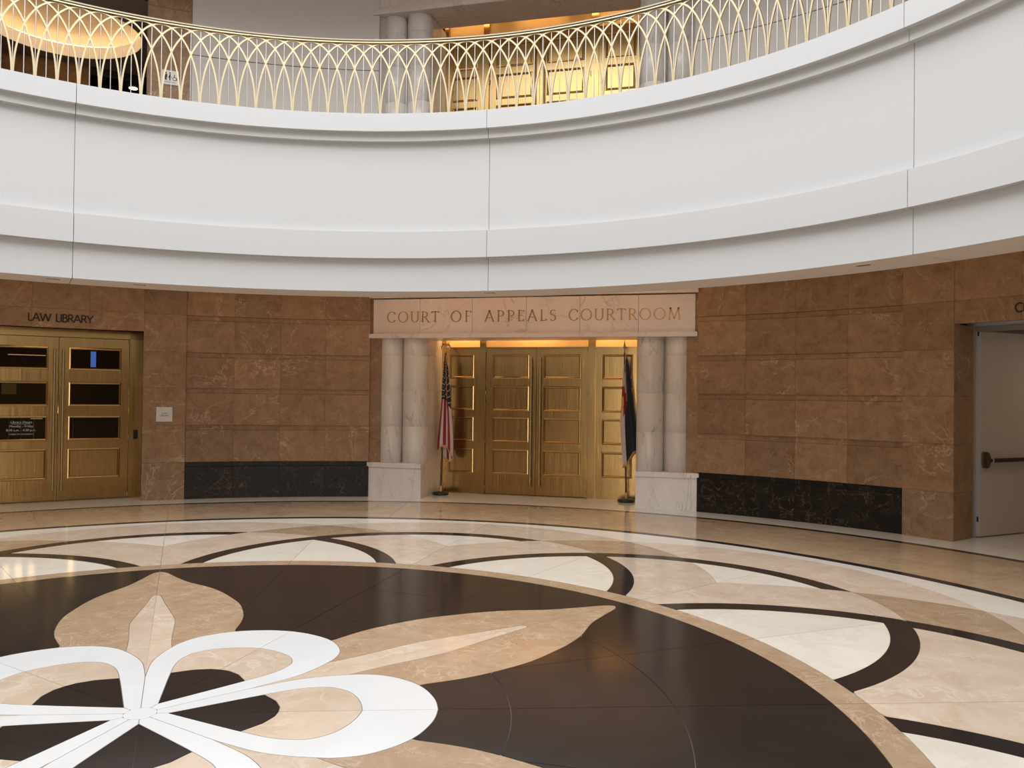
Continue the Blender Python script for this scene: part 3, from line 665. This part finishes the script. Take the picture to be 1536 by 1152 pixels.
# plaques
def plaque(az, R, z, w_, h_, label, kind, lines):
    t = side_frame('wall_sign', az, R); t.location[2] = z
    MB().box(-w_/2, w_/2, -0.012, 0.0, -h_/2, h_/2).box(-w_/2-0.006, w_/2+0.006, -0.006, 0.0, -h_/2-0.006, h_/2+0.006).build('plate', 'plaque', t)
    for tx, sz, zz_ in lines: text(tx, sz, (0, -0.0125, zz_), 'ink', t)
    tag(t, label, 'sign'); return t
plaque(-36.62, 8.526, 1.248, 0.205, 0.20, 'square silver door sign on the brown marble beside the library doors', 'a', [('LAW', 0.034, 0.014), ('LIBRARY', 0.034, -0.018)])
ps = plaque(-36.6, 8.526, 6.18, 0.215, 0.20, 'square restroom sign on the upper brown marble pier', 'b', [('RESTROOMS', 0.026, -0.07)])
pic = MB()
for xo in (-0.06, 0.0):                         # pictograms
    pic.lathe([(0.001, 0), (0.014, 0.0)], 0, 0, 12) if False else None
    pic.add([(xo+0.014*math.cos(i*pi/6), -0.0135, 0.066+0.014*math.sin(i*pi/6)) for i in range(12)], [tuple(range(12))])
    if xo < -0.01: pic.box(xo-0.02, xo+0.02, -0.014, -0.012, 0.0, 0.048).box(xo-0.013, xo+0.013, -0.014, -0.012, -0.04, 0.0)
    else: pic.add([(xo-0.008, -0.0135, 0.048), (xo+0.008, -0.0135, 0.048), (xo+0.028, -0.0135, -0.005), (xo-0.028, -0.0135, -0.005)], [(0, 3, 2, 1)]).box(xo-0.012, xo+0.012, -0.014, -0.012, -0.04, -0.005)
pic.tube([(0.06+0.024*math.cos(t*pi/8), -0.013, -0.012+0.024*math.sin(t*pi/8)) for t in range(-12, 3)], 0.004, 6)
pic.tube([(0.055, -0.013, 0.05), (0.058, -0.013, 0.008), (0.082, -0.013, 0.005), (0.092, -0.013, -0.03)], 0.005, 6)
pic.build('pictogram', 'ink', ps)

# ================================================================== RIGHT PASSAGE AND OPEN DOOR
d3 = empty('door_3', (5.695, 7.069, 0), -rad(50.5)+pi/2)      # local +x runs along the leaf, away from the rotunda
tag(d3, 'plain beige painted door standing open with a dark push bar', 'door', kind='structure')
lf = MB().box(0.012, 1.02, 0, 0.045, 0.012, 2.395).build('leaf', 'doorpaint', d3)
MB().box(0, 0.012, 0, 0.045, 0.012, 2.395).build('leaf_edge', 'frame_lt', d3)
MB().box(-0.002, 0.0, 0.012, 0.033, 0.18, 0.24).build('edge_latch', 'rubber', d3)
MB().box(-0.002, 0.0, 0.012, 0.033, 2.34, 2.39).build('edge_latch', 'rubber', d3)
b = MB(); n = 16
pts = [(0.045+0.055*math.cos(t*2*pi/n)*(1 if math.cos(t*2*pi/n) > 0 else 0.35), 0.9+0.095*math.sin(t*2*pi/n)) for t in range(n)]
b.add([(x, -0.07, z) for x, z in pts]+[(x, 0.0, z) for x, z in pts], [tuple(reversed(range(n)))]+[(i, (i+1) % n, (i+1) % n+n, i+n) for i in range(n)])
pb = b.build('push_bar_end', 'bronze', d3)
pbar = MB().tube([(0.09, -0.055, 0.893), (1.0, -0.055, 0.893)], 0.026, 12).build('push_bar', 'wood', d3)
MB().tube([(0.125, -0.055, 0.893), (0.140, -0.055, 0.893)], 0.029, 12).build('bar_collar', 'frame_lt', d3)
pw = empty('wall_passage'); tag(pw, 'plain passage walls beyond the open beige door', 'passage', kind='structure')
a = rad(SX); tx, ty = math.cos(a), -math.sin(a); nx, ny = math.sin(a), math.cos(a)
Tr = Matrix(((tx, nx, 0, 0), (ty, ny, 0, 0), (0, 0, 1, 0), (0, 0, 0, 1)))
MB().box(-1.22, -1.12, 9.0, 12.0, 0, 2.9, T=Tr).build('side_wall', 'taupe', pw)
MB().box(1.12, 1.22, 9.0, 12.0, 0, 2.9, T=Tr).build('side_wall', 'taupe', pw)
MB().box(-1.2, 1.2, 12.0, 12.1, 0, 2.9, T=Tr).build('end_wall', 'taupe', pw)
MB().box(-1.2, 1.2, 9.0, 12.0, 2.45, 2.6, T=Tr).build('passage_ceiling', 'plaster', pw)
MB().box(1.04, 1.12, 8.99, 9.06, 0, 2.45, T=Tr).box(-1.12, 1.12, 8.99, 9.10, 2.39, 2.45, T=Tr).build('door_frame', 'frame', pw)
area('passage_lamp', (10.3*nx, 10.3*ny, 2.43), 0.5, 5, (1, 0.82, 0.64))

# ================================================================== SOFFIT DOWNLIGHTS
for i, (az, near) in enumerate(((-47.3, 'over the library doors, nearer the panel joint'), (-39.1, 'over the brown pier beside the library doors'), (-0.3, 'over the courtroom header'), (40.1, 'over the brown pier beside the open door'))):
    x, y = pol2(6.33, az); t = empty('soffit_light', (x, y, 2.865), -rad(az))
    MB().box(-0.09, 0.09, -0.035, 0.035, -0.004, 0.0).build('trim_plate', 'ceil', t)
    MB().box(-0.07, 0.07, -0.022, 0.022, -0.005, -0.0041).build('slot', 'rubber', t)
    tag(t, 'small slotted light in the balcony underside '+near, 'light fixture', 'soffit lights under the balcony')
x, y = -7.95, 9.57
dl = empty('ceiling_downlight', (x, y, 7.25)); MB().lathe([(0.075, 0.0), (0.075, 0.03)], n=24).build('lens', 'lamp', dl); MB().lathe([(0.09, 0.012), (0.09, 0.14)], n=24).build('can', 'plaster', dl)
tag(dl, 'round glowing downlight deep in the dark upper lobby', 'downlight')

# ================================================================== RAILING
rl = empty('balcony_railing', (0, 0, 5.047)); tag(rl, 'gold railing of interlaced pointed arches on the white balcony', 'railing')
RR = 6.16; STEP = 2.0206; H = 0.925
MB().sweep([(RR-0.03, 0.93), (RR+0.03, 0.93), (RR+0.03, 0.945), (RR-0.03, 0.945)], -75, 75, 160).build('sub_rail', 'brass_lt', rl)
MB().sweep([(RR-0.032, 0.958), (RR+0.032, 0.958), (RR+0.032, 0.975), (RR-0.032, 0.975)], -75, 75, 160).build('handrail', 'bronze', rl)
def flatbar(P, w_, d_):        # P = list of (az deg, z); a flat bar on the railing cylinder
    n = len(P); v = []; f = []
    for i, (a_, z) in enumerate(P):
        q0 = P[max(i-1, 0)]; q1 = P[min(i+1, n-1)]
        d = Vector((rad(q1[0]-q0[0])*RR, q1[1]-q0[1])); d.normalize(); nx_, nz_ = -d.y, d.x
        for sgn in (1, -1):
            aa = rad(a_)+sgn*nx_*w_/2/RR; z_ = z+sgn*nz_*w_/2
            for R in (RR-d_/2, RR+d_/2): v.append((R*math.sin(aa), R*math.cos(aa), z_))
    for i in range(n-1):
        q = i*4
        f += [(q, q+4, q+6, q+2), (q+1, q+3, q+7, q+5), (q, q+1, q+5, q+4), (q+2, q+6, q+7, q+3)]
    return MB().add(v, f)
arcP = []
for i in range(41):
    th = pi*i/40; u = -math.cos(th); arcP.append((2*STEP*u*0.985, H*(math.sin(th)**0.97)))
arch_me = flatbar(arcP, 0.019, 0.016).mesh('arch', 'brass_lt')
bar_me = MB().tube([(0, RR+0.002, 0), (0, RR+0.002, 0.935)], 0.0058, 6).mesh('baluster', 'steel')
for k in range(-33, 34):
    az = -0.93+STEP*k
    link('arch', arch_me, rl, rz=-rad(az)); link('baluster', bar_me, rl, rz=-rad(az)); link('baluster', bar_me, rl, rz=-rad(az+STEP/2))

# ================================================================== FLAGS
def flag(name, label, base, tilt, usa):
    t = empty(name, base); tag(t, label, 'flag')
    ht = 2.24
    top = Vector((tilt, 0.0, ht))
    MB().lathe([(0.118, 0), (0.128, 0.008), (0.128, 0.03), (0.115, 0.042), (0.05, 0.05), (0.025, 0.055)], n=28).build('base', 'base', t)
    MB().tube([(0, 0, 0.05), top*(0.14/ht)], 0.017, 12).build('ferrule', 'gold', t)
    pole = MB().tube([top*(0.14/ht), top], 0.013, 12).build('pole', 'wood', t)
    if usa:      # eagle with spread wings on a ball
        b = MB(); b.lathe([(0.006, 0), (0.012, 0.02), (0.02, 0.03), (0.026, 0.045), (0.02, 0.062), (0.006, 0.068)], top.x, 0, 12, z=ht)
        bz = ht+0.075
        b.tube([(top.x, 0, bz-0.01), (top.x, -0.004, bz+0.03), (top.x, -0.010, bz+0.06), (top.x-0.012, -0.018, bz+0.08)], [0.012, 0.022, 0.014, 0.007], 8)
        for s in (-1, 1):
            b.tube([(top.x+s*0.015, 0, bz+0.045), (top.x+s*0.045, 0.004, bz+0.065), (top.x+s*0.068, 0.008, bz+0.03), (top.x+s*0.07, 0.01, bz-0.02)], [0.012, 0.02, 0.016, 0.004], 8)
        b.build('eagle_finial', 'gold', t)
    else:
        MB().lathe([(0.007, 0), (0.013, 0.012), (0.007, 0.025), (0.008, 0.06), (0.020, 0.085), (0.013, 0.13), (0.002, 0.20)], top.x, 0, 12, z=ht).build('spear_finial', 'bronze', t)
    # hanging cloth: u runs down (hoist to fly), v across the gathered folds
    NU, NV = 90, 96
    def fold(v):
        if usa: kx = [(0, -1.0), (0.10, -0.55), (0.22, 0.0), (0.36, 0.55), (0.47, 1.0), (0.60, 0.55), (0.72, -0.2), (0.82, -0.75), (0.92, -0.1), (1.0, 0.6)]
        else: kx = [(0, 1.0), (0.12, 0.5), (0.24, 0.0), (0.36, -0.5), (0.52, -1.0), (0.64, -0.4), (0.74, 0.3), (0.84, 0.85), (0.92, 0.2), (1.0, -0.5)]
        for (a_, x_), (b_, y_) in zip(kx, kx[1:]):
            if a_ <= v <= b_: return x_+(y_-x_)*(v-a_)/(b_-a_)
        return kx[-1][1]
    V = []
    for i in range(NU+1):
        u = i/NU
        for j in range(NV+1):
            v_ = j/NV
            zt = ht-0.02-0.42*v_
            zb = (0.70 if usa else 0.68)+(0.12*math.sin(v_*7.5+(0.2 if usa else 1.2))-0.03)
            e = u**0.82
            z = zt+(zb-zt)*e
            dn = (ht-z)/1.6                                  # 0 at the top of the pole, 1 at the hem
            wdt = (0.014+0.115*min(1, dn*1.12)**0.9) if usa else (0.018+0.105*min(1, dn*1.5)**0.8)
            x = top.x*z/ht+(0.018+0.052*dn if usa else 0.012+0.052*dn)+fold(v_)*wdt*(0.95+0.05*math.sin(9*dn+3*v_))
            y = -0.030+0.085*(v_-0.42)*(0.3+dn)+0.020*math.sin(v_*26+2.0*dn)*min(1, dn*2)
            V.append((x, y, z))
    F = []; MI = []
    for i in range(NU):
        for j in range(NV):
            u = (i+0.5)/NU; v_ = (j+0.5)/NV
            q = i*(NV+1)+j; F.append((q, q+1, q+NV+2, q+NV+1))
            if usa:
                mi = 0 if int(v_*13) % 2 == 0 else 1
                if u < 0.40 and v_ < 7/13: mi = 2
            else:
                mi = 1 if 1/3 < v_ < 2/3 else 2
                du = (u-0.30)/0.17; dv = (v_-0.5)/0.25; r_ = math.hypot(du, dv)
                if r_ < 0.5: mi = 3
                elif r_ < 1.0 and not (du > 0.35 and abs(dv) < 0.42): mi = 0
            MI.append(mi)
    b = MB(); b.v = V; b.f = F; b.mi = MI; b.sm = [True]*len(F)
    cl_ = b.build('cloth', ['fl_red', 'fl_white', 'fl_blue' if usa else 'fl_blue2', 'fl_gold'], t)
    md = cl_.modifiers.new('thickness', 'SOLIDIFY'); md.thickness = 0.002
    # gold fringe along the fly and the lower edge
    b = MB(); o_ = NU*(NV+1)
    fr = [V[o_+j] for j in range(NV+1)]
    vv = [(p[0], p[1]-0.002, p[2]+0.004) for p in fr]+[(p[0]*1.0, p[1]-0.004, p[2]-0.026) for p in fr]
    b.add(vv, [(j, j+1, NV+2+j, NV+1+j) for j in range(NV)])
    b.build('fringe', 'fl_gold', cl_)
    if usa:
        b = MB()
        for r in range(9):
            for c_ in range(6 if r % 2 == 0 else 5):
                u = 0.40*((c_+0.5)/6 if r % 2 == 0 else (c_+1)/6); v_ = (7/13)*(r+0.5)/9
                i = min(NU-1, int(u*NU)); j = min(NV-1, int(v_*NV)); p = Vector(V[i*(NV+1)+j])
                nrm = (Vector(V[i*(NV+1)+j+1])-p).cross(Vector(V[(i+1)*(NV+1)+j])-p)
                if nrm.length < 1e-9: continue
                nrm.normalize(); 
                if nrm.y > 0: nrm = -nrm
                ex = Vector((0, 0, 1)).cross(nrm).normalized(); ez = nrm.cross(ex)
                s_ = 0.006+0.010*min(1, (ht-p.z)/0.5)
                b.add([p+nrm*0.004+(s_ if k % 2 == 0 else s_*0.42)*(math.cos(pi/2+k*pi/5)*ex+math.sin(pi/2+k*pi/5)*ez) for k in range(10)], [tuple(range(10))])
        b.build('star_field', 'fl_white', cl_)
    MB().tube([(top.x+0.012, -0.03, ht-0.02), (top.x+0.03, -0.055, ht-0.35), (top.x+0.05, -0.07, ht-0.72)], 0.004, 6).build('cord', 'fl_gold', t)
    return t
flag('flag_stand', 'stars and stripes flag hanging furled on a dark pole with a gold eagle', (-1.50, 8.80, 0), 0.055, True)
flag('flag_stand', 'navy, white and red state flag hanging furled on a dark pole with a spear tip', (1.41, 8.90, 0), -0.045, False)
